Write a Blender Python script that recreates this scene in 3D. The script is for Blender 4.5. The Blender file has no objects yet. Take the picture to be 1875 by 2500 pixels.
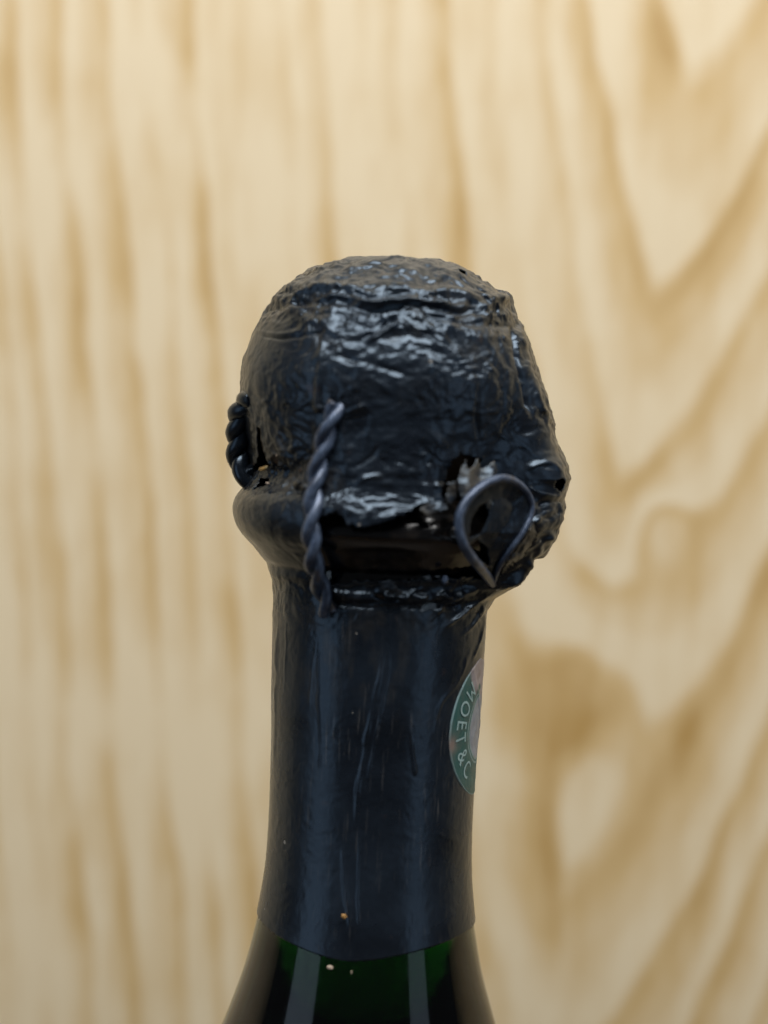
import bpy, bmesh, math, random
import numpy as np
from mathutils import Vector, Matrix
random.seed(7); rng = np.random.default_rng(7)
scene = bpy.context.scene
col = scene.collection
MM = 0.001

# ------------------------------------------------------------------ camera
PITCH, ROLL, DIST, PXMM = math.atan(250*0.05/240), math.radians(2.56), 240.0, 0.05
CAM = np.array([0.0, -DIST, 281.5])                     # mm
_r0 = np.array([1.0, 0, 0]); _u0 = np.array([0, math.sin(PITCH), math.cos(PITCH)])
FWD = np.array([0, math.cos(PITCH), -math.sin(PITCH)])
RIG = math.cos(ROLL)*_r0 + math.sin(ROLL)*_u0
UPV = -math.sin(ROLL)*_r0 + math.cos(ROLL)*_u0
cd = bpy.data.cameras.new('camera'); cam = bpy.data.objects.new('camera', cd); col.objects.link(cam)
cam.matrix_world = Matrix(((RIG[0], UPV[0], -FWD[0], CAM[0]*MM), (RIG[1], UPV[1], -FWD[1], CAM[1]*MM),
                           (RIG[2], UPV[2], -FWD[2], CAM[2]*MM), (0, 0, 0, 1)))
cd.sensor_fit = 'VERTICAL'; cd.sensor_height = 36.0; cd.sensor_width = 27.0
cd.lens = 36.0*DIST/(2500*PXMM)
cd.clip_start = 0.005; cd.clip_end = 50
cd.dof.use_dof = True; cd.dof.focus_distance = 0.2385; cd.dof.aperture_fstop = 9.5; cd.dof.aperture_blades = 0
scene.camera = cam

# ------------------------------------------------------------------ light
world = bpy.data.worlds.new('World'); scene.world = world; world.use_nodes = True
bg = world.node_tree.nodes['Background']
bg.inputs[0].default_value = (0.80, 0.88, 1.0, 1); bg.inputs[1].default_value = 0.055

def area(name, loc, target, sx, sy, watts, color):
    l = bpy.data.lights.new(name, 'AREA'); l.shape = 'ELLIPSE' if 'ceiling' in name else 'RECTANGLE'; l.size = sx; l.size_y = sy
    l.energy = watts; l.color = color
    o = bpy.data.objects.new(name, l); col.objects.link(o); o.location = loc
    o.rotation_euler = (Vector(target) - Vector(loc)).to_track_quat('-Z', 'Y').to_euler()
    return o
area('ceiling_lamp', (0.05, -0.22, 0.73), (0.02, 0.07, 0.28), 0.95, 0.22, 6.2, (1.0, 0.985, 0.96))
area('window_light_left', (-1.10, -0.70, 0.14), (0, 0, 0.20), 0.62, 1.15, 1.8, (0.62, 0.80, 1.0))
area('window_light_right', (1.10, -0.80, 0.14), (0, 0, 0.20), 0.44, 1.15, 1.0, (0.62, 0.80, 1.0))

vs = scene.view_settings
vs.view_transform = 'Standard'; vs.look = 'None'; vs.exposure = 0.0; vs.gamma = 1.0; vs.use_curve_mapping = False
scene.cycles.max_bounces = 12

# ------------------------------------------------------------------ measuring helpers (all in mm)
def ray(px, py):
    px = np.asarray(px, float); py = np.asarray(py, float)
    return (FWD*DIST + (px[..., None]-937.5)*PXMM*RIG + (1250.0-py[..., None])*PXMM*UPV)
def on_axis_plane(px, py):
    d = ray(px, py); t = (0-CAM[1])/d[..., 1]
    return (CAM + d*t[..., None])
def axis_px(row): return 930-(np.asarray(row, float)-1469)*0.0447
def on_cyl(px, py, r):
    """point of the ray through a photo point on a cylinder of radius r mm about the bottle axis -> theta, z"""
    d = ray(px, py); a = d[..., 0]**2+d[..., 1]**2
    b = 2*(CAM[0]*d[..., 0]+CAM[1]*d[..., 1]); c = CAM[0]**2+CAM[1]**2-np.asarray(r, float)**2
    disc = np.maximum(b*b-4*a*c, 0); t = (-b-np.sqrt(disc))/(2*a)
    p = CAM + d*t[..., None]
    return np.arctan2(p[..., 0], -p[..., 1]), p[..., 2]
def cyl(theta, r, z):
    return np.stack([r*np.sin(theta), -r*np.cos(theta), z+0*theta], -1)
def project(p):
    v = p-CAM; w = v@FWD
    return 937.5+(v@RIG)/w*DIST/PXMM, 1250-(v@UPV)/w*DIST/PXMM
def zrow(row):
    return on_axis_plane(axis_px(row), row)[..., 2]

def _hash(i, j, k, s):
    h = (i*374761393 + j*668265263 + k*2147483647*31 + s*974634777) & 0xFFFFFFFF
    h = ((h ^ (h >> 13))*1274126177) & 0xFFFFFFFF
    return ((h ^ (h >> 16)) & 0xFFFF)/65535.0*2-1
def vnoise(p, s=0):
    """smooth value noise in [-1,1]; p (...,3)"""
    f = np.floor(p); w = p-f; w = w*w*w*(w*(w*6-15)+10)
    i = f.astype(np.int64); out = 0
    for dx in (0, 1):
        for dy in (0, 1):
            for dz in (0, 1):
                wt = (w[..., 0] if dx else 1-w[..., 0])*(w[..., 1] if dy else 1-w[..., 1])*(w[..., 2] if dz else 1-w[..., 2])
                out = out + wt*_hash(i[..., 0]+dx, i[..., 1]+dy, i[..., 2]+dz, s)
    return out
def fbm(p, s=0, n=3):
    return sum(vnoise(p*2**k, s+k)*0.5**k for k in range(n))
def ridged(p, s=0, n=3):
    return sum((1-2*np.abs(vnoise(p*2.03**k, s+k)))*0.52**k for k in range(n))
def sstep(a, b, x):
    t = np.clip((x-a)/(b-a), 0, 1); return t*t*(3-2*t)
def gauss(x, w): return np.exp(-(x/w)**2)
def in_poly(px, py, poly):
    poly = np.array(poly, float); inside = np.zeros(np.shape(px), bool); n = len(poly)
    for i in range(n):
        x0, y0 = poly[i]; x1, y1 = poly[(i+1) % n]
        if y0 == y1: continue
        c = ((y0 > py) != (y1 > py)) & (px < (x1-x0)*(py-y0)/(y1-y0)+x0)
        inside ^= c
    return inside
def dist_poly(px, py, pts, closed=True):
    pts = np.array(pts, float); d = np.full(np.shape(px), 1e9); n = len(pts)
    for i in range(n if closed else n-1):
        a = pts[i]; b = pts[(i+1) % n]; ab = b-a
        t = np.clip(((px-a[0])*ab[0]+(py-a[1])*ab[1])/(ab@ab+1e-9), 0, 1)
        d = np.minimum(d, np.hypot(px-a[0]-t*ab[0], py-a[1]-t*ab[1]))
    return d
def dist_param(px, py, pts):
    pts = np.array(pts, float); d = np.full(np.shape(px), 1e9); u = np.zeros(np.shape(px)); n = len(pts)
    for i in range(n-1):
        a = pts[i]; ab = pts[i+1]-a
        t = np.clip(((px-a[0])*ab[0]+(py-a[1])*ab[1])/(ab@ab+1e-9), 0, 1)
        e = np.hypot(px-a[0]-t*ab[0], py-a[1]-t*ab[1]); m = e < d
        d = np.where(m, e, d); u = np.where(m, (i+t)/(n-1), u)
    return d, u
def smooth_path(pts, n):
    """Catmull-Rom through pts (k,d) resampled to n points"""
    pts = np.array(pts, float); k = len(pts)
    e = np.vstack([2*pts[0]-pts[1], pts, 2*pts[-1]-pts[-2]])
    u = np.linspace(0, k-1-1e-6, n); i = u.astype(int); t = (u-i)[:, None]
    p0, p1, p2, p3 = e[i], e[i+1], e[i+2], e[i+3]
    return 0.5*((2*p1)+(-p0+p2)*t+(2*p0-5*p1+4*p2-p3)*t*t+(-p0+3*p1-3*p2+p3)*t**3)

def mesh_obj(name, verts_mm, faces, mat, parent=None, smooth=True, attrs=None):
    me = bpy.data.meshes.new(name)
    verts = np.asarray(verts_mm, np.float32)*MM
    faces = np.asarray(faces)
    me.vertices.add(len(verts)); me.vertices.foreach_set('co', verts.ravel())
    k = faces.shape[1]
    me.loops.add(faces.size); me.loops.foreach_set('vertex_index', faces.astype(np.int32).ravel())
    me.polygons.add(len(faces)); me.polygons.foreach_set('loop_start', np.arange(0, faces.size, k, dtype=np.int32))
    me.polygons.foreach_set('loop_total', np.full(len(faces), k, np.int32))
    me.update(calc_edges=True); me.validate()
    me.polygons.foreach_set('use_smooth', np.full(len(me.polygons), smooth, bool))
    for an, (typ, data) in (attrs or {}).items():
        a = me.attributes.new(an, typ, 'POINT')
        a.data.foreach_set('color' if typ == 'FLOAT_COLOR' else 'value', np.asarray(data, np.float32).ravel())
    me.materials.append(mat)
    o = bpy.data.objects.new(name, me); col.objects.link(o)
    if parent: o.parent = parent
    return o
def grid_faces(nr, nc, wrap=True):
    i = np.arange(nr-1)[:, None]; j = np.arange(nc if wrap else nc-1)[None, :]
    a = i*nc+j; b = i*nc+(j+1) % nc
    return np.stack([a, b, b+nc, a+nc], -1).reshape(-1, 4)
def compact(verts, faces, *arrs):
    used = np.zeros(len(verts), bool); used[faces.ravel()] = True
    m = np.cumsum(used)-1
    return (verts[used], m[faces]) + tuple(a[used] for a in arrs)
def revolve(name, prof, n, mat, parent, closed_ends=True):
    prof = np.array(prof, float); th = np.linspace(0, 2*math.pi, n, endpoint=False)
    v = cyl(th[None, :]+0*prof[:, :1], prof[:, :1]+0*th[None, :], prof[:, 1:2]+0*th[None, :]).reshape(-1, 3)
    return mesh_obj(name, v, grid_faces(len(prof), n)[:, ::-1], mat, parent)
def tube(name, path, rad, mat, parent, n=14, taper=True):
    path = np.array(path, float); m = len(path); rad = np.broadcast_to(np.asarray(rad, float), (m,)).copy()
    if taper:
        rad[0] *= .25; rad[-1] *= .25; rad[1] *= .8; rad[-2] *= .8
    T = np.gradient(path, axis=0); T /= np.linalg.norm(T, axis=1)[:, None]
    N = np.cross(T[0], [0.3, 1, 0.2]); N /= np.linalg.norm(N); fr = []
    for t in T:
        N = N-t*(N@t); N /= np.linalg.norm(N); fr.append((N, np.cross(t, N)))
    a = np.linspace(0, 2*math.pi, n, endpoint=False)
    v = np.array([path[i]+rad[i]*(np.cos(a)[:, None]*fr[i][0]+np.sin(a)[:, None]*fr[i][1]) for i in range(m)]).reshape(-1, 3)
    return v, grid_faces(m, n)
def empty(name, parent=None):
    o = bpy.data.objects.new(name, None); col.objects.link(o); o.empty_display_size = 0.01
    if parent: o.parent = parent
    return o

# ------------------------------------------------------------------ materials
class NT:
    def __init__(s, name):
        s.mat = bpy.data.materials.new(name); s.mat.use_nodes = True
        s.t = s.mat.node_tree; s.n = s.t.nodes; s.b = s.n['Principled BSDF']
    def link(s, a, b): s.t.links.new(a, b)
    def put(s, sock, v):
        if hasattr(v, 'is_output') or isinstance(v, bpy.types.NodeSocket): s.link(v, sock)
        else: sock.default_value = v
    def m(s, op, a, b=0.0, c=None, clamp=False):
        n = s.n.new('ShaderNodeMath'); n.operation = op; n.use_clamp = clamp
        s.put(n.inputs[0], a); s.put(n.inputs[1], b)
        if c is not None: s.put(n.inputs[2], c)
        return n.outputs[0]
    def obj(s):
        n = s.n.new('ShaderNodeTexCoord'); return n.outputs['Object']
    def mapping(s, vec, scale=(1, 1, 1), loc=(0, 0, 0), rot=(0, 0, 0)):
        n = s.n.new('ShaderNodeMapping'); s.link(vec, n.inputs[0])
        n.inputs['Scale'].default_value = scale; n.inputs['Location'].default_value = loc; n.inputs['Rotation'].default_value = rot
        return n.outputs[0]
    def noise(s, vec, scale, detail=3, rough=0.5, dist=0.0):
        n = s.n.new('ShaderNodeTexNoise'); s.link(vec, n.inputs['Vector']); n.inputs['Scale'].default_value = scale
        n.inputs['Detail'].default_value = detail; n.inputs['Roughness'].default_value = rough; n.inputs['Distortion'].default_value = dist
        return n.outputs[0]
    def ramp(s, fac, stops, interp='LINEAR'):
        n = s.n.new('ShaderNodeValToRGB'); s.put(n.inputs[0], fac); cr = n.color_ramp; cr.interpolation = interp
        while len(cr.elements) < len(stops): cr.elements.new(0.5)
        for e, (p, c) in zip(cr.elements, stops):
            e.position = p; e.color = c if len(c) == 4 else (*c, 1)
        return n.outputs[0]
    def mix(s, f, a, b):
        n = s.n.new('ShaderNodeMix'); n.data_type = 'RGBA'
        s.put(n.inputs[0], f)
        for i, v in ((6, a), (7, b)):
            s.put(n.inputs[i], v if not isinstance(v, tuple) or len(v) == 4 else (*v, 1))
        return n.outputs[2]
    def attr(s, name):
        n = s.n.new('ShaderNodeAttribute'); n.attribute_name = name; return n
    def bump(s, h, strength, distance, normal=None):
        n = s.n.new('ShaderNodeBump'); n.inputs['Strength'].default_value = strength; n.inputs['Distance'].default_value = distance
        s.link(h, n.inputs['Height'])
        if normal is not None: s.link(normal, n.inputs['Normal'])
        return n.outputs[0]
    def set(s, **k):
        for key, v in k.items():
            sock = s.b.inputs[key.replace('_', ' ')]
            s.put(sock, (*v, 1) if isinstance(v, tuple) and len(v) == 3 and sock.type == 'RGBA' else v)

def foil_material():
    t = NT('black_foil'); o = t.obj()
    dirt = t.attr('dirt').outputs['Fac']
    big = t.noise(o, 120, 4, .6); fine = t.noise(o, 900, 4, .62)
    base = t.mix(t.ramp(big, [(.35, (0, 0, 0)), (.68, (1, 1, 1))]), (0.0045, 0.0058, 0.0085), (0.0090, 0.0130, 0.0195))
    brown = t.mix(t.noise(o, 700, 3), (0.036, 0.029, 0.019), (0.098, 0.080, 0.052))
    dm = t.m('MULTIPLY', dirt, t.ramp(fine, [(.30, (.25, .25, .25)), (.66, (1, 1, 1))]), clamp=True)
    c = t.mix(dm, base, brown)
    rust = t.ramp(t.noise(o, 330, 2), [(.70, (0, 0, 0)), (.77, (1, 1, 1))])
    c = t.mix(t.m('MULTIPLY', t.m('MULTIPLY', rust, .55), t.m('ADD', dirt, .12), clamp=True), c, (0.17, 0.075, 0.022))
    # pale scuffs: stretched along the neck, only where the foil is rubbed
    rub = t.attr('rub').outputs['Fac']
    st = t.noise(t.mapping(o, (1, 1, .07)), 2600, 2, .6)
    st2 = t.noise(o, 160, 3, .6)
    sc = t.m('MULTIPLY', t.ramp(st, [(.58, (0, 0, 0)), (.72, (1, 1, 1))]), t.ramp(st2, [(.44, (0, 0, 0)), (.62, (1, 1, 1))]))
    c = t.mix(t.m('MULTIPLY', t.m('MULTIPLY', sc, rub), .28, clamp=True), c, (0.13, 0.125, 0.12))
    vo = t.n.new('ShaderNodeTexVoronoi'); t.link(o, vo.inputs['Vector']); vo.inputs['Scale'].default_value = 420
    hs = t.n.new('ShaderNodeSeparateColor'); t.link(vo.outputs['Color'], hs.inputs[0])
    spk = t.m('MULTIPLY', t.m('LESS_THAN', vo.outputs['Distance'], t.m('MULTIPLY', hs.outputs[1], .11)), t.m('GREATER_THAN', hs.outputs[0], .72))
    c = t.mix(t.m('MULTIPLY', spk, .6), c, (0.32, 0.30, 0.27))
    rough = t.m('ADD', t.m('MULTIPLY', big, .30), t.m('MULTIPLY_ADD', dm, .30, .13))
    t.set(Base_Color=c, Roughness=rough, Specular_IOR_Level=.62, Specular_Tint=(0.62, 0.80, 1.0, 1))
    b1 = t.bump(fine, .22, .00010)
    b2 = t.bump(t.noise(t.mapping(o, (1, 1, .18)), 1500, 3), .12, .00006, b1)
    t.set(Normal=b2)
    return t.mat
def painted_wire_material():
    t = NT('painted_wire'); o = t.obj()
    n = t.noise(o, 700, 4, .6)
    c = t.mix(t.ramp(n, [(.38, (0, 0, 0)), (.68, (1, 1, 1))]), (0.032, 0.047, 0.080), (0.100, 0.138, 0.215))
    c = t.mix(t.ramp(t.noise(o, 300, 3), [(.60, (0, 0, 0)), (.72, (1, 1, 1))]), c, (0.07, 0.052, 0.034))
    t.set(Base_Color=c, Roughness=t.m('MULTIPLY_ADD', n, .25, .24), Metallic=.35, Specular_IOR_Level=.6)
    t.set(Normal=t.bump(n, .35, .00015)); return t.mat
def lip_material():
    t = NT('dark_lip_glass'); o = t.obj()
    n = t.noise(o, 500, 4, .65)
    c = t.mix(t.ramp(n, [(.50, (0, 0, 0)), (.72, (1, 1, 1))]), (0.0045, 0.0042, 0.0042), (0.028, 0.021, 0.016))
    t.set(Base_Color=c, Roughness=t.m('MULTIPLY_ADD', n, .35, -.02, clamp=True), Specular_IOR_Level=.6)
    t.set(Normal=t.bump(t.noise(o, 260, 2), .25, .0004)); return t.mat
def cork_material():
    t = NT('stained_cork'); o = t.obj(); n = t.noise(o, 500, 4, .6)
    t.set(Base_Color=t.mix(n, (0.03, 0.018, 0.010), (0.11, 0.07, 0.038)), Roughness=.9)
    t.set(Normal=t.bump(n, .6, .0004)); return t.mat
def brass_material():
    t = NT('bare_wire'); o = t.obj(); n = t.noise(o, 900, 3)
    t.set(Base_Color=t.mix(n, (0.55, 0.38, 0.16), (0.72, 0.58, 0.34)), Metallic=1.0, Roughness=.38)
    t.set(Normal=t.bump(n, .3, .0001)); return t.mat
def glass_material():
    t = NT('green_glass'); o = t.obj()
    g = t.n.new('ShaderNodeBsdfPrincipled'); t.n.remove(t.b); t.b = g
    t.link(g.outputs[0], t.n['Material Output'].inputs['Surface'])
    dust = t.ramp(t.noise(o, 220, 4, .65), [(.55, (0, 0, 0)), (.85, (1, 1, 1))])
    t.set(Base_Color=(1.0, 1.0, 1.0), Transmission_Weight=1.0, IOR=1.5,
          Roughness=t.m('MULTIPLY_ADD', dust, .16, .075))
    v = t.n.new('ShaderNodeVolumeAbsorption'); v.inputs[0].default_value = (0.30, 0.93, 0.32, 1); v.inputs['Density'].default_value = 95
    t.link(v.outputs[0], t.n['Material Output'].inputs['Volume'])
    return t.mat
def wine_material():
    t = NT('dark_wine')
    tr = t.n.new('ShaderNodeBsdfTransparent'); t.n.remove(t.b)
    t.link(tr.outputs[0], t.n['Material Output'].inputs['Surface'])
    v = t.n.new('ShaderNodeVolumeAbsorption'); v.inputs[0].default_value = (0.10, 0.50, 0.0, 1); v.inputs['Density'].default_value = 420
    t.link(v.outputs[0], t.n['Material Output'].inputs['Volume'])
    return t.mat
def label_material():
    t = NT('printed_label'); o = t.obj(); c = t.attr('print').outputs['Color']
    n = t.noise(o, 900, 3)
    c = t.mix(t.m('MULTIPLY', t.ramp(n, [(.45, (0, 0, 0)), (.75, (1, 1, 1))]), .35), c, (0.10, 0.095, 0.085))
    t.set(Base_Color=c, Roughness=.5); t.set(Normal=t.bump(n, .3, .0001)); return t.mat
def plain_material(name, c0, c1, rough=.6, scale=600):
    t = NT(name); o = t.obj(); n = t.noise(o, scale, 3)
    t.set(Base_Color=t.mix(n, c0, c1), Roughness=rough); t.set(Normal=t.bump(n, .4, .0002)); return t.mat

PANEL_Y = 0.100                                            # front face of the panel (m)
def wood_material(name='pale_wood'):
    """plain-sawn softwood: one growth-ring field (nested arches round a pith line) drives every line"""
    t = NT(name); o = t.obj()
    sep = t.n.new('ShaderNodeSeparateXYZ'); t.link(o, sep.inputs[0])
    k = 1/0.0000708
    X, Z = sep.outputs[0], sep.outputs[2]
    # grain units: x to the right, y downwards, 1 unit = 0.07 mm
    x = t.m('MULTIPLY_ADD', X, k, 937.0); y = t.m('MULTIPLY_ADD', Z, -k, 1250.0)
    vec = t.n.new('ShaderNodeCombineXYZ'); t.link(x, vec.inputs[0]); t.link(y, vec.inputs[1]); xy = vec.outputs[0]
    def nz(sx, sy, detail=2, off=0.0, rough=.5):
        return t.m('SUBTRACT', t.noise(t.mapping(xy, (sx, sy, 1), (off, off*.7, off)), 1.0, detail, rough), .5)
    xw = t.m('ADD', x, t.m('MULTIPLY', nz(1/420, 1/900, 2, 3.1), 90))
    xw = t.m('ADD', xw, t.m('MULTIPLY', nz(1/110, 1/420, 2, 8.3), 60))
    yw = t.m('ADD', y, t.m('MULTIPLY', nz(1/520, 1/760, 1, 5.7), 90))
    # pith line drifts left towards the bottom
    xc = t.m('MULTIPLY_ADD', y, -0.095, 1635.0)
    dx = t.m('SUBTRACT', xw, xc)
    dl = t.m('MAXIMUM', t.m('MULTIPLY', dx, -1), 0.0)
    left = t.m('ADD', t.m('MULTIPLY', dl, 4.9), t.m('MULTIPLY', t.m('SUBTRACT', t.m('POWER', 2.718, t.m('DIVIDE', dl, -250.0)), 1.0), 830.0))
    right = t.m('POWER', t.m('MAXIMUM', dx, 0.0), 1.4)
    f = t.m('ADD', yw, t.m('ADD', left, t.m('MULTIPLY', right, .20)))
    def eye(cx, cy, wx, wy, amp, f):
        a = t.m('POWER', t.m('DIVIDE', t.m('SUBTRACT', xw, cx), wx), 2.0)
        b = t.m('POWER', t.m('DIVIDE', t.m('SUBTRACT', yw, cy), wy), 2.0)
        e = t.m('POWER', 2.718, t.m('MULTIPLY', t.m('ADD', a, b), -1))
        return t.m('MULTIPLY_ADD', e, amp, f)
    f = eye(1465, 1640, 150, 220, 520, f)
    f = eye(1625, 1265, 70, 95, 370, f)
    fv = t.n.new('ShaderNodeCombineXYZ'); t.link(f, fv.inputs[0])
    w1 = t.noise(t.mapping(fv.outputs[0], (1/1100, 1, 1)), 1.0, 2)
    ph = t.m('FRACT', t.m('ADD', t.m('DIVIDE', t.m('SUBTRACT', f, 600), 500), t.m('MULTIPLY', t.m('SUBTRACT', w1, .5), .9)))
    saw = t.ramp(ph, [(0.0, (.05,)*3), (.08, (.62,)*3), (.16, (1,)*3), (.45, (.50,)*3), (.80, (.10,)*3), (1.0, (.05,)*3)], 'EASE')
    amp = t.ramp(t.noise(t.mapping(xy, (1/210, 1/520, 1), (4, 2, 1)), 1.0, 3), [(.32, (.12,)*3), (.66, (1,)*3)])
    amp = t.m('MAXIMUM', amp, t.ramp(t.m('DIVIDE', x, 1900), [(.60, (0,)*3), (.80, (.62,)*3)]))
    w2 = t.ramp(t.noise(t.mapping(fv.outputs[0], (1/620, 1, 1), (0, 3.3, 0)), 1.0, 1), [(.36, (.22,)*3), (.62, (1.1,)*3)])
    w2 = t.m('MAXIMUM', w2, t.ramp(t.m('DIVIDE', x, 1900), [(.64, (0,)*3), (.78, (.85,)*3)]))
    amp = t.m('MULTIPLY', amp, w2)
    side = t.ramp(t.m('DIVIDE', x, 1900), [(.15, (.80,)*3), (.72, (1,)*3)])
    dark = t.m('MULTIPLY', t.m('MULTIPLY', saw, amp), side)
    streak = t.noise(t.mapping(xy, (1/48, 1/800, 1)), 1.0, 2, .5)
    blot = t.noise(t.mapping(xy, (1/150, 1/330, 1), (9, 1, 5)), 1.0, 3, .55)
    dark = t.m('ADD', dark, t.m('MULTIPLY', t.m('SUBTRACT', streak, .5), .45))
    dark = t.m('ADD', dark, t.m('MULTIPLY', t.m('SUBTRACT', blot, .5), .75), clamp=True)
    c = t.ramp(dark, [(0.0, (0.722, 0.602, 0.410)), (.45, (0.585, 0.418, 0.202)), (1.0, (0.432, 0.266, 0.085))])
    fib = t.noise(t.mapping(xy, (1/6, 1/160, 1)), 1.0, 2)
    c = t.mix(t.m('MULTIPLY', t.m('SUBTRACT', fib, .45, clamp=True), .5), c, (0.52, 0.38, 0.22))
    t.set(Base_Color=c, Roughness=.42, Specular_IOR_Level=.9)
    t.set(Normal=t.bump(fib, .15, .0003)); return t.mat

def dark_table_material():
    t = NT('dark_stained_wood'); o = t.obj(); n = t.noise(t.mapping(o, (3, 60, 60)), 1.0, 4, .6)
    t.set(Base_Color=t.mix(n, (0.030, 0.020, 0.013), (0.075, 0.050, 0.030)), Roughness=.45)
    t.set(Normal=t.bump(n, .2, .0004)); return t.mat

M = dict(foil=foil_material(), wire=painted_wire_material(), lip=lip_material(), cork=cork_material(),
         brass=brass_material(), glass=glass_material(), wine=wine_material(), label=label_material(),
         wood=wood_material(), table=dark_table_material(),
         ink=plain_material('pale_print', (0.20, 0.33, 0.33), (0.34, 0.46, 0.47)),
         crumb=plain_material('pale_crumb', (0.26, 0.19, 0.14), (0.46, 0.38, 0.30)),
         amber=plain_material('amber_crumb', (0.30, 0.15, 0.04), (0.42, 0.24, 0.08)))

# ------------------------------------------------------------------ setting: the wooden panel and the table under the bottle
def board(name, size, loc, mat):
    bm = bmesh.new(); bmesh.ops.create_cube(bm, size=1)
    for v in bm.verts: v.co = Vector((v.co.x*size[0], v.co.y*size[1], v.co.z*size[2]))
    bmesh.ops.bevel(bm, geom=bm.edges[:], offset=.0015, segments=2, affect='EDGES')
    me = bpy.data.meshes.new(name); bm.to_mesh(me); bm.free(); me.materials.append(mat)
    o = bpy.data.objects.new(name, me); col.objects.link(o); o.location = loc; return o
panel = board('wooden_panel', (2.60, .018, 1.20), (0, PANEL_Y+.009, .2626), M['wood'])
# the frame's vertical middle on the panel is z = 0.2626
panel['kind'] = 'structure'; panel['label'] = 'pale wooden panel with arched vertical grain behind the bottle'
panel.location.z = .2626
table = board('table_top', (1.10, .70, .03), (0, -.259, -.0152), M['table'])
table['kind'] = 'structure'; table['label'] = 'dark stained wooden table top under the bottle'

# ------------------------------------------------------------------ the bottle
bottle = empty('champagne_bottle')
bottle['label'] = 'old dark green sparkling wine bottle with crumpled torn black foil and wire cage'
bottle['category'] = 'bottle'

PROF = [(629.5, 0), (630.5, 60), (638, 108), (650, 153), (669, 192), (689, 224), (704, 252), (714, 272), (724, 282), (738, 288),
        (750, 294), (765, 303), (815, 331), (865, 349), (918, 361), (982, 361), (1030, 352), (1080, 340), (1130, 329), (1168, 325), (1195, 338),
        (1225, 361), (1255, 369), (1285, 363), (1312, 347), (1341, 318), (1369, 294), (1390, 279), (1412, 268), (1440, 264), (1500, 261), (1695, 257),
        (1785, 253), (1880, 251), (1978, 250), (2050, 251), (2100, 253), (2147, 257), (2200, 264), (2260, 274), (2330, 289), (2396, 307), (2500, 342)]
rows = np.array([p[0] for p in PROF], float); hw = np.array([p[1] for p in PROF], float)
pz = zrow(rows); pr = hw*PXMM
pz[0] = pz[1]+.02
P2 = smooth_path(np.stack([pr, pz], -1), 4000)
P2[:, 0] = np.maximum(P2[:, 0], 0)
arc = np.concatenate([[0], np.cumsum(np.hypot(*np.diff(P2, axis=0).T))])
def prof_at(s): return np.interp(s, arc, P2[:, 0]), np.interp(s, arc, P2[:, 1])
def s_of_row(row):
    i = np.argmin(np.abs(P2[60:, 1]-zrow(row)))+60; return arc[i]
def r_at_row(row):
    return np.interp(-zrow(row), -P2[:, 1], P2[:, 0])

# --- glass: outer skin sits just under the foil
gr = [r_at_row(r) for r in range(1400, 2500, 40)]
gz = [float(zrow(r)) for r in range(1400, 2500, 40)]
out = [(gr[0]-.35, float(zrow(1240)))]+[(a-.17, b) for a, b in zip(gr, gz)]
_rl, _zl = out[-1]
out += [(_rl+1.25, _zl-3.4), (_rl+2.7, _zl-7.0), (_rl+5.2, _zl-12.4), (27.0, 184.2), (32.6, 173.8), (38.0, 162.0), (41.8, 149.5), (43.8, 136.0), (44.4, 120.0),
        (44.4, 60.0), (44.4, 14.0), (43.6, 4.5), (41.0, 1.0), (38.0, .2), (33.0, 2.0), (22.0, 16.0), (10.0, 26.0)]
outp = smooth_path(out, 260)
glass_prof = np.vstack([[[0.01, out[0][1]+.1]], outp, [[0.01, 28.5]]])
revolve('glass_body', glass_prof, 160, M['glass'], bottle)
inn = [(.60*r, z) for r, z in outp if z > 34 and z < zrow(1640)]
revolve('wine', np.vstack([[[0.01, inn[0][1]]], inn, [[0.01, inn[-1][1]]]]), 96, M['wine'], bottle)
# --- lip ring of dark glass, seen through the torn foil
lip = [(11.0, zrow(1190)), (13.2, zrow(1200)), (15.2, zrow(1222)), (16.5, zrow(1248)), (17.25, zrow(1276)), (17.3, zrow(1294)), (16.6, zrow(1316)), (15.4, zrow(1341)),
       (14.2, zrow(1367)), (13.0, zrow(1390)), (12.2, zrow(1420))]
revolve('glass_lip', np.vstack([smooth_path([(a, float(b)) for a, b in lip], 70)]), 160, M['lip'], bottle)
# --- mushroom head of the cork inside the foil
ck = [(.01, zrow(672)), (6.5, zrow(682)), (11.0, zrow(722)), (13.8, zrow(790)), (16.2, zrow(880)), (16.6, zrow(980)), (15.8, zrow(1080)), (14.0, zrow(1150)), (11.0, zrow(1190)), (.01, zrow(1195))]
revolve('cork', smooth_path([(a, float(b)) for a, b in ck], 60), 96, M['cork'], bottle)

# ------------------------------------------------------------------ foil capsule: one continuous crumpled sheet from crown to neck
thf = np.concatenate([np.linspace(-110, 125, 540, endpoint=False), np.linspace(125, 250, 130, endpoint=False)])*math.pi/180
s_end_hood = s_of_row(1500)
s0 = np.concatenate([np.linspace(.02, s_end_hood, 460, endpoint=False), np.linspace(s_end_hood, s_of_row(2226), 190)])
NR, NC = len(s0), len(thf)
TH = np.broadcast_to(thf[None, :], (NR, NC)).copy()
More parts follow.
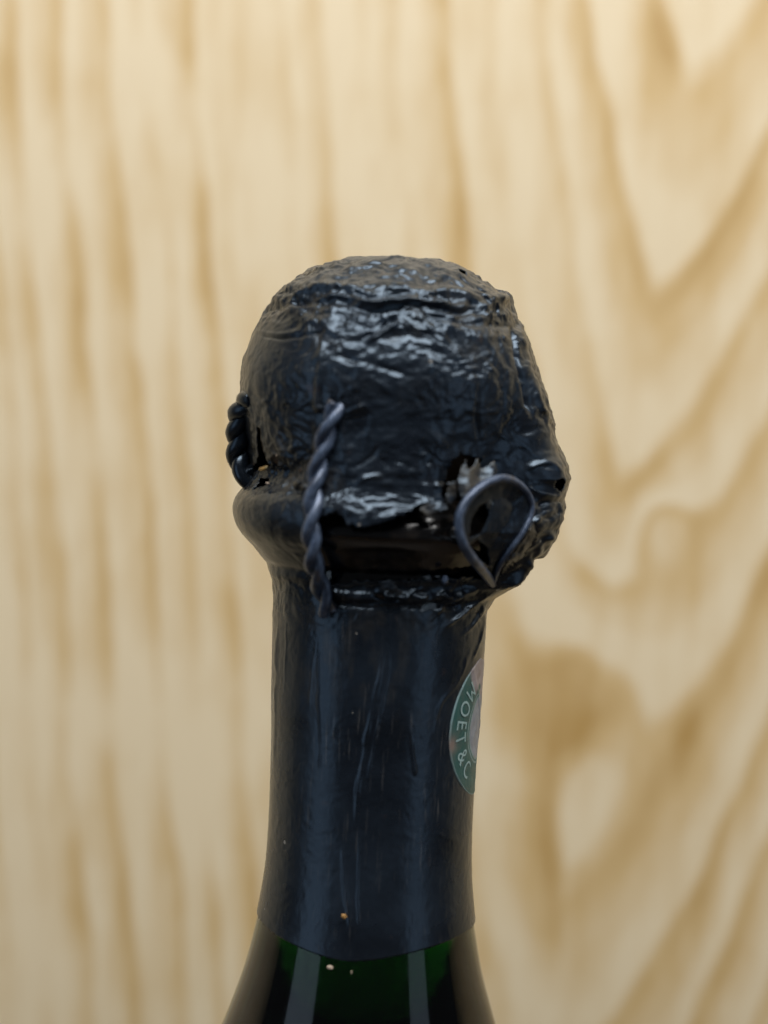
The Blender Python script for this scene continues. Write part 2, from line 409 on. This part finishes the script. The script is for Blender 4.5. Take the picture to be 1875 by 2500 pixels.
# lower edge dips to a blunt tip left of the middle
tip = math.radians(-9)
edge = 2.5*np.exp(-(np.abs(((TH-tip+math.pi) % (2*math.pi))-math.pi)/.85)**1.5)
S = s0[:, None]+sstep(s_of_row(2050), s_of_row(2226), s0)[:, None]*edge
R0, Z0 = prof_at(S)
R1, Z1 = prof_at(S+.15); Rm, Zm = prof_at(np.maximum(S-.15, 0))
tr_, tz_ = R1-Rm, Z1-Zm; ln = np.hypot(tr_, tz_)+1e-9
NRm, NZm = -tz_/ln, tr_/ln
ROW = np.interp(-Z0, -P2[:, 1], np.interp(-P2[:, 1], -pz, rows))
base = cyl(TH, R0, Z0)
PX, PY = project(base)
front = (np.abs(TH) < math.radians(112))
A = np.degrees(TH); A = (A+180) % 360-180
def band(a, c, w): return gauss(((a-c+180) % 360)-180, w)
D = np.zeros_like(R0); E = np.zeros_like(R0)      # D along the surface normal, E straight out from the axis
# crumple: sharp folds on the crown, fading down the sides; smooth on the lip roll
q = base*np.array([1, 1, 1.25])
warp = np.stack([vnoise(q/3.5, 11), vnoise(q/3.5, 12), vnoise(q/3.5, 13)], -1)
q = q+warp*1.1
cr1 = ridged(q/4.2, 20, 2); cr2 = ridged(q/1.7, 30, 3); cr3 = fbm(q/.75, 40, 2)
a_top = (1-sstep(900, 1020, ROW))*sstep(629, 640, ROW)
a_top = a_top*(1-.55*sstep(790, 860, ROW))*(1-.65*band(A, -62, 30)*sstep(760, 830, ROW))*(1-.45*sstep(38, 60, A)*sstep(760, 800, ROW))
a_mid = sstep(900, 1020, ROW)*(1-sstep(1440, 1560, ROW))
a_mid = a_mid*(1-.75*band(A, -70, 45)*sstep(1170, 1215, ROW)*(1-sstep(1370, 1420, ROW)))
a_mid = a_mid*(1-.55*band(A, 2, 22)*(1-sstep(1280, 1330, ROW)))
soft = fbm(q/2.4, 140, 3)
D += a_top*(.20*cr1+.11*cr2+.20*soft+.02*cr3)+a_mid*(.06*cr1+.025*cr2+.10*soft+.01*cr3)
D += .012*sstep(1440, 1560, ROW)*(cr2+cr3)
peb = fbm(q/1.05, 150, 2)
dots = np.clip(vnoise(base/.62, 160)-.45, 0, 1)
up = (1-sstep(930, 1060, ROW))*sstep(640, 700, ROW)*(1-.75*band(A, -68, 30)*sstep(780, 840, ROW))
D += up*(.085*peb+.16*dots*sstep(-.35, .2, fbm(base/3.1, 170, 2)))+.05*a_mid*peb
# long fold wandering round the crown just below its rim
for k, (amp, w, row0, wob) in enumerate([(.26, 10, 740, 16), (-.28, 8, 762, 18), (.22, 10, 690, 14), (-.22, 8, 706, 14)]):
    rr = row0+wob*vnoise(np.stack([np.sin(TH)*2.2, np.cos(TH)*2.2, 0*TH+k*3.1], -1), 50+k)*2
    D += amp*gauss(ROW-rr, w)*(.5+.5*np.abs(vnoise(np.stack([np.sin(TH)*3, np.cos(TH)*3, 0*TH+7+k], -1), 60+k))*1.6)
# wrapped bunch of foil over the wire tail on the right
bl = np.interp(ROW, [850, 913, 966, 1030, 1077, 1115, 1146, 1172, 1190, 1226, 1268, 1306, 1343, 1396, 1412, 1428, 1444, 1475],
               [0, 6, 24, 52, 80, 108, 122, 112, 100, 78, 58, 52, 60, 68, 66, 42, 18, 2])*PXMM
wing = gauss(np.maximum(72-A, 0), 17)*gauss(np.maximum(A-100, 0), 16)*(A > 0)
E += bl*wing*.98
E += wing*.05*np.interp(ROW, [1080, 1130, 1168, 1200, 1235], [0, 12, 26, 14, 0])*.12
D += wing*sstep(880, 1000, ROW)*(1-sstep(1400, 1460, ROW))*(.26*ridged(q/3.6, 70, 1)-.03*cr2+.18*soft)
# front flap: drawn tight from crown to lip so the waist under it does not show
flap = sstep(-31, -25, A)*(1-sstep(18, 30, A))
E += flap*np.interp(ROW, [980, 1040, 1100, 1140, 1168, 1200, 1225, 1255, 1300], [0, .15, .85, 1.4, 1.65, 1.10, .60, .35, 0])
D += flap*sstep(1000, 1060, ROW)*(1-sstep(1300, 1330, ROW))*(.16*soft+.05*cr2)
# left waist: foil sunk between cork and lip, rough and dirty
wl = band(A, -52, 24)
D -= .85*wl*gauss(ROW-1163, 34)
D += wl*gauss(ROW-1150, 70)*(.22*cr2+.10*cr3)
# rolled torn edge under the lip and the groove below it
und = sstep(-30, -22, A)*(1-sstep(36, 60, A))
jit = 10*vnoise(np.stack([np.sin(TH)*9, np.cos(TH)*9, 0*TH], -1), 80)
D += und*(.75*gauss(ROW-1428-jit, 13)*(.6+.5*vnoise(np.stack([np.sin(TH)*16, np.cos(TH)*16, ROW/14], -1), 81))-.35*gauss(ROW-1452-jit*.6, 8))
E += .75*band(A, -94, 13)*sstep(970, 1010, ROW)*(1-sstep(1130, 1185, ROW))
D += .25*gauss(ROW-1405, 14)*band(A, -60, 35)-.2*gauss(ROW-1385, 9)*band(A, -60, 35)

PX, PY = project(cyl(TH, R0+E, Z0)); front = np.abs(TH) < math.radians(87)+.10*(TH > 0)
# creases: (photo points, half width px, height mm)
CRE = [([(790, 820), (782, 900), (776, 985), (800, 1000)], 9, .38), ([(620, 815), (690, 826), (770, 815), (800, 805)], 4, -.22),
       ([(618, 806), (690, 815), (760, 806)], 5, .10),
       ([(690, 716), (760, 735), (830, 722), (905, 742), (970, 735), (1060, 745), (1130, 750), (1245, 747)], 7, .42),
       ([(830, 742), (900, 760), (960, 752), (1040, 748), (1110, 765), (1200, 762)], 6, -.40),
       ([(740, 690), (800, 700), (840, 690)], 6, .25), ([(880, 830), (930, 800), (975, 770)], 6, -.32), ([(890, 838), (945, 808), (985, 780)], 6, .3),
       ([(800, 870), (870, 880), (960, 905), (1010, 925)], 9, -.16), ([(1170, 900), (1166, 1000), (1168, 1090)], 5, -.28),
       ([(1250, 760), (1262, 860), (1284, 960), (1300, 1040)], 6, -.45), ([(1262, 750), (1280, 860), (1312, 980), (1350, 1060)], 8, .30),
       ([(1280, 1150), (1300, 1132), (1340, 1130), (1372, 1160)], 7, .5), ([(1282, 1165), (1290, 1200), (1330, 1218), (1372, 1216)], 6, .45),
       ([(1300, 1240), (1345, 1222), (1375, 1230)], 6, -.4), ([(1285, 1280), (1320, 1262), (1368, 1238)], 8, .35),
       ([(1300, 1370), (1330, 1330), (1355, 1290)], 7, .3), ([(1225, 1440), (1270, 1400), (1300, 1350)], 7, .35),
       ([(830, 1010), (860, 1000), (905, 985)], 8, .15), ([(820, 1030), (870, 1022), (920, 1010)], 8, -.12),
       ([(860, 1180), (905, 1165), (950, 1162)], 8, .2), ([(850, 1145), (900, 1120), (930, 1080)], 9, -.2),
       ([(830, 1470), (915, 1478), (985, 1468)], 4, .22), ([(985, 1468), (1003, 1442), (1040, 1432)], 5, .3), ([(905, 1450), (955, 1466), (985, 1455)], 4, -.35),
       ([(1040, 1520), (1110, 1460), (1175, 1440)], 6, .25), ([(1075, 1540), (1150, 1480), (1200, 1450)], 6, .28), ([(1000, 1500), (1060, 1455), (1100, 1440)], 5, .2),
       ([(1120, 1560), (1165, 1510), (1190, 1470)], 5, .2), ([(1150, 1620), (1172, 1560), (1188, 1490)], 4, .15),
       ([(940, 1540), (930, 1640), (905, 1750), (885, 1860), (872, 1960), (866, 2050)], 6, .17), ([(955, 1560), (945, 1660), (925, 1760), (905, 1860), (890, 1990)], 4, .13),
       ([(778, 1535), (776, 1640), (780, 1800), (782, 1900)], 2.5, .09), ([(775, 1540), (760, 1640), (755, 1750)], 3, .05),
       ([(1160, 1560), (1120, 1660), (1075, 1720), (1060, 1790)], 4, .12), ([(876, 2010), (874, 2150), (875, 2330)], 3, .14),
       ([(835, 2060), (838, 2120), (850, 2220), (862, 2330)], 6, .15), ([(1000, 1780), (1012, 1860), (1016, 1900)], 4, .10),
       ([(680, 1480), (672, 1700), (668, 1900)], 4, .12), ([(700, 1500), (697, 1600), (690, 1720)], 3, .05), ([(1060, 2030), (1090, 2045), (1120, 2056)], 2.5, .05)]
dirt_cre = np.zeros_like(D)
jcx = vnoise(base/1.9, 190); jcy = vnoise(base/1.9, 195)
for pts, w, h in CRE:
    pp = np.array(pts); b = 5*w+6
    mk = front & (PX > pp[:, 0].min()-b) & (PX < pp[:, 0].max()+b) & (PY > pp[:, 1].min()-b) & (PY < pp[:, 1].max()+b)
    if not mk.any(): continue
    path = smooth_path(pp, 24)
    dd, uu = dist_param(PX[mk]+2.5*jcx[mk], PY[mk]+2.5*jcy[mk], path)
    fade = sstep(0, .28, uu)*sstep(0, .28, 1-uu)*(.72+.5*jcx[mk])
    g = gauss(dd, w*(.75+.35*jcy[mk]+.25*fade))*fade
    D[mk] += h*g*(1.75 if pp[:, 1].mean() < 1560 else 1.45)
    dirt_cre[mk] = np.maximum(dirt_cre[mk], .16*g*(ROW[mk] < 1300)*(A[mk] < 40))

# torn openings
HOLES = [
 [(775, 1268), (806, 1258), (822, 1254), (836, 1262), (848, 1278), (872, 1284), (908, 1284), (948, 1272), (988, 1258), (1014, 1244), (1024, 1236), (1044, 1230),
  (1058, 1252), (1082, 1236), (1090, 1222), (1072, 1212), (1084, 1184), (1094, 1150), (1100, 1122), (1122, 1106), (1146, 1112), (1172, 1122), (1164, 1140),
  (1150, 1168), (1150, 1200), (1172, 1215), (1192, 1250), (1206, 1320), (1206, 1388), (1172, 1408), (1120, 1406), (1060, 1412), (980, 1416), (900, 1416), (840, 1420), (800, 1424), (778, 1398), (771, 1330)],
 [(631, 1044), (639, 1046), (645, 1085), (648, 1112), (656, 1138), (648, 1146), (636, 1140), (611, 1157), (619, 1140), (634, 1114), (633, 1080)],
 [(632, 1166), (646, 1164), (652, 1178), (638, 1186), (620, 1192), (616, 1196), (630, 1178)],
 [(664, 1118), (678, 1112), (676, 1130), (668, 1146)],
 [(1352, 1172), (1366, 1166), (1374, 1186), (1364, 1202), (1354, 1190)],
 [(1112, 665), (1128, 670), (1136, 677), (1120, 674)],
]
jx = 5*fbm(base/.55, 90, 2); jy = 5*fbm(base/.55, 95, 2)
keep = np.ones_like(D, bool); curl = np.zeros_like(D)
for h in HOLES:
    hh = np.array(h); mk = front & (PX > hh[:, 0].min()-60) & (PX < hh[:, 0].max()+60) & (PY > hh[:, 1].min()-60) & (PY < hh[:, 1].max()+60)
    big = (hh[:, 0].max()-hh[:, 0].min()) > 100; js = 1.0 if big else .35
    if big: mk &= A < 62
    ins = in_poly(PX[mk]+js*jx[mk], PY[mk]+js*jy[mk], h)
    keep[mk] &= ~ins
    dd = dist_poly(PX[mk], PY[mk], h)
    curl[mk] = np.maximum(curl[mk], np.exp(-dd/(11 if big else 5))*(1.0 if big else .5))
D += curl*(.22+.30*vnoise(base/1.3, 99))
# rim of dirt: settles in the folds, thick in the waist
cav = np.clip(-(a_top*(.6*cr1+.7*soft)), 0, 1)
nd = fbm(base/2.6, 120, 3)
dirt = .75*cav*sstep(-.15, .5, nd)+.16*a_top*sstep(.0, .6, nd)+dirt_cre*sstep(-.3, .3, nd)
dirt += 1.5*wl*gauss(ROW-1140, 65)*sstep(-.45, .25, nd)+.25*band(A, -80, 30)*gauss(ROW-1235, 45)*sstep(-.5, .3, nd)
dirt += .16*gauss(ROW-685, 45)*sstep(-.5, .3, fbm(base/1.2, 130, 2))*sstep(-.1, .4, nd)
dirt += .30*flap*gauss(ROW-1270, 22)*sstep(-.2, .4, nd)+.28*und*gauss(ROW-1470, 40)*sstep(.0, .5, nd)
dirt += .10*band(A, -78, 30)*(1-sstep(930, 1100, ROW))
dirt += .22*sstep(1430, 1490, ROW)*(1-sstep(1560, 1800, ROW))*sstep(-.1, .6, fbm(base*np.array([1, 1, .35])/1.5, 180, 3))
dirt = np.clip(dirt*(.75-.4*wing)*(1-.6*sstep(25, 50, A)*(ROW < 1300)), 0, 1)
rub = np.clip(sstep(1440, 1530, ROW)*(1-sstep(1900, 2150, ROW)*.8)+.25, 0, 1)

V = cyl(TH, np.maximum(R0+E+D*NRm, .005), Z0+D*NZm).reshape(-1, 3)
F = grid_faces(NR, NC)
kf = keep.reshape(-1)[F].all(1)
V, F, dirt_v, rub_v = compact(V, F[kf][:, ::-1], dirt.reshape(-1), rub.reshape(-1))
foil = mesh_obj('foil_capsule', V, F, M['foil'], bottle, attrs=dict(dirt=('FLOAT', dirt_v), rub=('FLOAT', rub_v)))
foil['label'] = 'crumpled black foil, torn open over the glass lip'
sm = foil.modifiers.new('thickness', 'SOLIDIFY'); sm.thickness = .00013; sm.offset = -1

# ------------------------------------------------------------------ loose pieces of foil
def patch(name, poly, rpx, parent, step=3.0, rough=.25, seed=0, scale=1.4, dirt=.2, thick=.13, jitter=3, holes=(), lab=None):
    """sheet with its own radius field rpx(px,py) in photo px from the bottle axis"""
    pl = np.array(poly, float)
    gx = np.arange(pl[:, 0].min()-8, pl[:, 0].max()+8, step); gy = np.arange(pl[:, 1].min()-8, pl[:, 1].max()+8, step)
    X, Y = np.meshgrid(gx, gy)
    r = rpx(X, Y)*PXMM
    th, z = on_cyl(X, Y, r); p0 = cyl(th, r, z)
    r2 = r+rough*(ridged(p0/scale, seed, 2)*.6+.5*fbm(p0/(scale*.5), seed+5, 2))
    th, z = on_cyl(X, Y, r2); p = cyl(th, r2, z)
    ins = in_poly(X+jitter*fbm(p0/.5, seed+9, 2), Y+jitter*fbm(p0/.5, seed+19, 2), poly)
    for h in holes: ins &= ~in_poly(X, Y, h)
    f = grid_faces(len(gy), len(gx), False); f = f[ins.reshape(-1)[f].all(1)]
    dv = np.clip(dirt*(1+1.4*fbm(p0/1.1, seed+30, 2)), 0, 1).reshape(-1)
    v, f, dv = compact(p.reshape(-1, 3), f, dv)
    o = mesh_obj(name, v, f, M['foil'], parent, attrs=dict(dirt=('FLOAT', dv), rub=('FLOAT', dv*0+.3)))
    s = o.modifiers.new('thickness', 'SOLIDIFY'); s.thickness = thick*MM; s.offset = 0
    if lab: o['label'] = lab
    return o
# ragged tongues round the tear
patch('torn_foil_flap', [(1116, 1176), (1122, 1146), (1137, 1118), (1143, 1146), (1154, 1138), (1166, 1110), (1174, 1142), (1190, 1136), (1206, 1122), (1216, 1152), (1200, 1176), (1170, 1196), (1142, 1214), (1124, 1218)],
      lambda X, Y: 366+.30*(Y-1120)+.06*(X-1160)+5*np.sin(X/9.0), foil, seed=200, rough=.22, scale=2.6, dirt=.40, jitter=1.0)
patch('torn_foil_flap', [(1022, 1246), (1040, 1226), (1075, 1232), (1100, 1226), (1094, 1246), (1060, 1252), (1044, 1262)],
      lambda X, Y: 372+.1*(Y-1230), foil, seed=230, rough=.25, scale=2.4, dirt=.6, jitter=1.5)
patch('torn_foil_flap', [(1092, 1180), (1112, 1172), (1118, 1210), (1100, 1236), (1088, 1222)],
      lambda X, Y: 368+0*X, foil, seed=260, rough=.3, scale=2.4, dirt=.3, jitter=1.5)
patch('torn_foil_flap', [(925, 1420), (950, 1412), (968, 1432), (985, 1444), (975, 1462), (950, 1448), (930, 1440)],
      lambda X, Y: 292-.2*(Y-1430)+0*X, foil, seed=290, rough=.45, dirt=.15)
patch('torn_foil_flap', [(712, 1176), (735, 1172), (758, 1190), (765, 1210), (740, 1204), (716, 1192)],
      lambda X, Y: 352+.1*(Y-1180), foil, seed=320, rough=.6, dirt=.9)

# ------------------------------------------------------------------ wire cage
cage = empty('wire_cage', bottle)
def at(px, py, rpx):
    th, z = on_cyl(px, py, np.asarray(rpx)*PXMM); return cyl(th, np.asarray(rpx)*PXMM, z)
def twist(name, pts, strand, off, pitch, mat, parent, phase=0.0, offs=None):
    c = smooth_path(pts, 260); seg = np.concatenate([[0], np.cumsum(np.linalg.norm(np.diff(c, axis=0), axis=1))])
    T = np.gradient(c, axis=0); T /= np.linalg.norm(T, axis=1)[:, None]
    rad = np.stack([c[:, 0], c[:, 1], 0*c[:, 0]], -1); rad /= np.linalg.norm(rad, axis=1)[:, None]
    N = rad-T*(rad*T).sum(1)[:, None]; N /= np.linalg.norm(N, axis=1)[:, None]; B = np.cross(T, N)
    vs_, fs_ = [], []
    ph = seg/pitch*2*math.pi+phase
    for k in (0, 1):
        p = c+off*(np.cos(ph+k*math.pi)[:, None]*N+np.sin(ph+k*math.pi)[:, None]*B)
        v, f = tube(name, p, strand, mat, parent)
        fs_.append(f+len(vs_)*len(v)); vs_.append(v)
    return mesh_obj(name, np.vstack(vs_), np.vstack(fs_), mat, parent)
wp = [(824, 985, 356), (812, 1012, 364), (796, 1062, 366), (784, 1109, 364), (773, 1162, 366), (764, 1237, 380), (760, 1300, 382), (763, 1350, 366), (770, 1395, 340), (782, 1432, 304), (795, 1470, 280), (802, 1500, 268)]
W = at(np.array([w[0] for w in wp], float), np.array([w[1] for w in wp], float), np.array([w[2] for w in wp], float))
tw = twist('twisted_wire', W, .66, .52, 7.6, M['wire'], cage, .8)
tw['label'] = 'grey twisted wire strand down the front of the torn foil'
# foil-covered wire tail standing off the left side
lp = [(-16.0, -6.0, 985), (-17.5, -4.0, 1012), (-18.0, -2.8, 1045), (-18.05, -1.8, 1090), (-17.95, -1.2, 1130), (-17.4, -1.6, 1160), (-16.2, -2.4, 1182)]
Lp = np.array([(x, y, float(zrow(r))) for x, y, r in lp])
tl = twist('wire_tail', Lp, 1.05, .50, 5.6, M['foil'], cage, 2.2)
tl['label'] = 'foil-coated twisted wire end on the side of the cage'
# hidden wires of the cage under the foil show as the brass glint in the crack
v, f = tube('bare_wire', smooth_path(at(np.array([634., 641, 649, 656]), np.array([1146., 1144, 1142, 1140]), np.array([318., 321, 321, 317])), 24), .27, None, None)
mesh_obj('bare_wire', v, f, M['brass'], cage)['label'] = 'bare brassy wire glinting in the crack'
# open loop of the cage on the right
lo = [(1206, 1432, 300), (1196, 1416, 312), (1178, 1394, 345), (1158, 1370, 380), (1136, 1338, 402), (1123, 1300, 410), (1121, 1264, 412), (1132, 1236, 412), (1154, 1206, 410), (1184, 1182, 405), (1223, 1168, 402),
      (1258, 1176, 400), (1286, 1202, 402), (1299, 1232, 406), (1296, 1260, 406), (1279, 1295, 400), (1251, 1336, 384), (1226, 1370, 356), (1212, 1398, 330), (1204, 1424, 304)]
L = at(np.array([w[0] for w in lo], float), np.array([w[1] for w in lo], float), np.array([w[2] for w in lo], float))
lr = np.interp(np.linspace(0, 19, 200), [0, 3, 6, 9, 11, 13, 16, 19], [.60, .56, .52, .50, .46, .36, .34, .40])
v, f = tube('wire_loop', smooth_path(L, 200), lr, None, None)
wl_o = mesh_obj('wire_loop', v, f, M['wire'], cage); wl_o['label'] = 'open wire loop of the cage standing off the foil'
# foil dished inside the loop
inner = [(l[0], l[1]) for l in lo[1:-1]]
def dish(X, Y):
    base_r = np.interp(Y, [1165, 1235, 1300, 1340, 1400, 1432], [401, 408, 400, 380, 326, 300])
    e = np.clip(dist_poly(X, Y, inner)/45, 0, 1)
    return base_r-20*e-3
patch('loop_foil', inner, dish, wl_o, seed=400, rough=.05, dirt=.03, jitter=0, step=3,
      holes=[[(1145, 1312), (1150, 1270), (1170, 1238), (1202, 1220), (1188, 1270), (1172, 1302)], [(1148, 1330), (1165, 1318), (1190, 1340), (1192, 1378), (1170, 1362)]],
      lab='smooth dark foil dished inside the wire loop')
# folded edge of foil behind the loop
patch('torn_foil_flap', [(1225, 1388), (1245, 1358), (1280, 1312), (1302, 1268), (1318, 1262), (1312, 1300), (1290, 1345), (1255, 1380), (1215, 1412)],
      lambda X, Y: np.interp(Y, [1260, 1310, 1360, 1412], [412, 405, 380, 318]), foil, seed=430, rough=.2, dirt=.8)

# ------------------------------------------------------------------ round neck label on the right of the neck
zc = float(zrow(1750)); thc = math.radians(80); AA, BB = 8.0, 8.7
def on_neck(u, v, lift):
    z = zc+v; r = np.interp(-z, -P2[:, 1], P2[:, 0])+lift
    return cyl(thc+u/12.7, r, z)
nu, nv = 120, 150
rho = np.linspace(0, 1, nu)[:, None]; ph = np.linspace(0, 2*math.pi, nv, endpoint=False)[None, :]
tornedge = 1-.10*np.clip(vnoise(np.stack([np.cos(ph)*2.5, np.sin(ph)*2.5, 0*ph], -1), 500), 0, 1)*(np.sin(ph) > -.2)
U = rho*np.cos(ph)*AA*tornedge; Vv = rho*np.sin(ph)*BB*tornedge
pl = np.stack([U, Vv, 0*U], -1)
lift = .15+.03*fbm(pl/1.2, 510, 2)+.10*gauss((U*.80+Vv*.55-.6), .25)*(Vv > -3)
lift = np.where(rho > .99, .0, lift)
LV = on_neck(U, Vv, lift).reshape(-1, 3)
C = np.zeros(U.shape+(4,)); C[..., 3] = 1
green = np.array([.020, .088, .084]); pale = np.array([.22, .25, .30]); pink = np.array([.30, .22, .20]); line = np.array([.17, .26, .27])
C[..., :3] = green
C[np.broadcast_to(rho, U.shape) < .54, :3] = line
C[np.broadcast_to(rho, U.shape) < .515, :3] = green*1.2
C[np.broadcast_to(rho, U.shape) < .49, :3] = line
C[np.broadcast_to(rho, U.shape) < .465, :3] = pale
C[np.broadcast_to(rho, U.shape) > .97, :3] = line
wear = .35*fbm(pl/1.6, 520, 3)+1.2*sstep(-.5, 1.5, (U*.8+Vv*.9)/4-.1)
mix = sstep(.35, .65, wear)[..., None]
C[..., :3] = C[..., :3]*(1-mix)+(pink*.6+pale*.4*(1+.4*fbm(pl/.8, 530, 2))[..., None])*mix
blob = gauss(np.hypot(U+7.5, (Vv+1.6)*.8), .9)[..., None]
C[..., :3] = C[..., :3]*(1-blob)+np.array([.20, .15, .13])*blob
lab = mesh_obj('neck_label', LV, grid_faces(nu, nv), M['label'], bottle, attrs={'print': ('FLOAT_COLOR', C.reshape(-1, 4))})
lab['label'] = 'worn round green and white paper seal on the neck'
def letter(ch, phi, size, parent, xs=.8):
    cu = bpy.data.curves.new('t', 'FONT'); cu.body = ch; cu.size = 1; cu.align_x = 'CENTER'; cu.resolution_u = 4
    ob = bpy.data.objects.new('t', cu); col.objects.link(ob)
    me = bpy.data.meshes.new_from_object(ob.evaluated_get(bpy.context.evaluated_depsgraph_get()))
    col.objects.unlink(ob); bpy.data.objects.remove(ob)
    bm = bmesh.new(); bm.from_mesh(me)
    bmesh.ops.triangulate(bm, faces=bm.faces[:])
    for _ in range(2):
        bmesh.ops.subdivide_edges(bm, edges=[e for e in bm.edges if e.calc_length() > .12], cuts=1)
    bmesh.ops.triangulate(bm, faces=bm.faces[:])
    co = np.array([v.co[:] for v in bm.verts]); fc = np.array([[v.index for v in f.verts] for f in bm.faces]); bm.free()
    tx, ty = co[:, 0]*size*xs, co[:, 1]*size
    inn_ = (6.9-ty)/8.0
    a = math.radians(phi)+tx/6.0
    v = on_neck(inn_*np.cos(a)*AA, inn_*np.sin(a)*BB, .22)
    return mesh_obj('letter', v, fc, M['ink'], parent, smooth=False)
bpy.context.view_layer.update()
for ch, phi in (('M', 136), ('O', 156.5), ('E', 174), ('T', 189), ('&', 209), ('C', 229)):
    letter(ch, phi, 2.9, lab)

# ------------------------------------------------------------------ crumbs stuck to the foil edge and the glass
def crumb(px, py, rpx, size, mat, seed):
    c = at(np.array(float(px)), np.array(float(py)), np.array(float(rpx)))
    bm = bmesh.new(); bmesh.ops.create_icosphere(bm, subdivisions=3, radius=1)
    co = np.array([v.co[:] for v in bm.verts]); fc = np.array([[v.index for v in f.verts] for f in bm.faces]); bm.free()
    co = co*(1+.45*fbm(co*1.6, seed, 2))[:, None]*np.array(size)
    o = mesh_obj('crumb', co+c, fc, mat, bottle); return o
crumb(806, 2362, 288, (.34, .14, .22), M['crumb'], 604)
crumb(839, 2238, 270.5, (.30, .18, .34), M['amber'], 610)
crumb(858, 2374, 290, (.08, .06, .22), M['crumb'], 620)
crumb(653, 1180, 345, (.20, .14, .12), M['crumb'], 630)
crumb(675, 1112, 338, (.11, .1, .13), M['crumb'], 640)
crumb(1086, 1415, 300, (.35, .3, .5), M['wire'], 650)
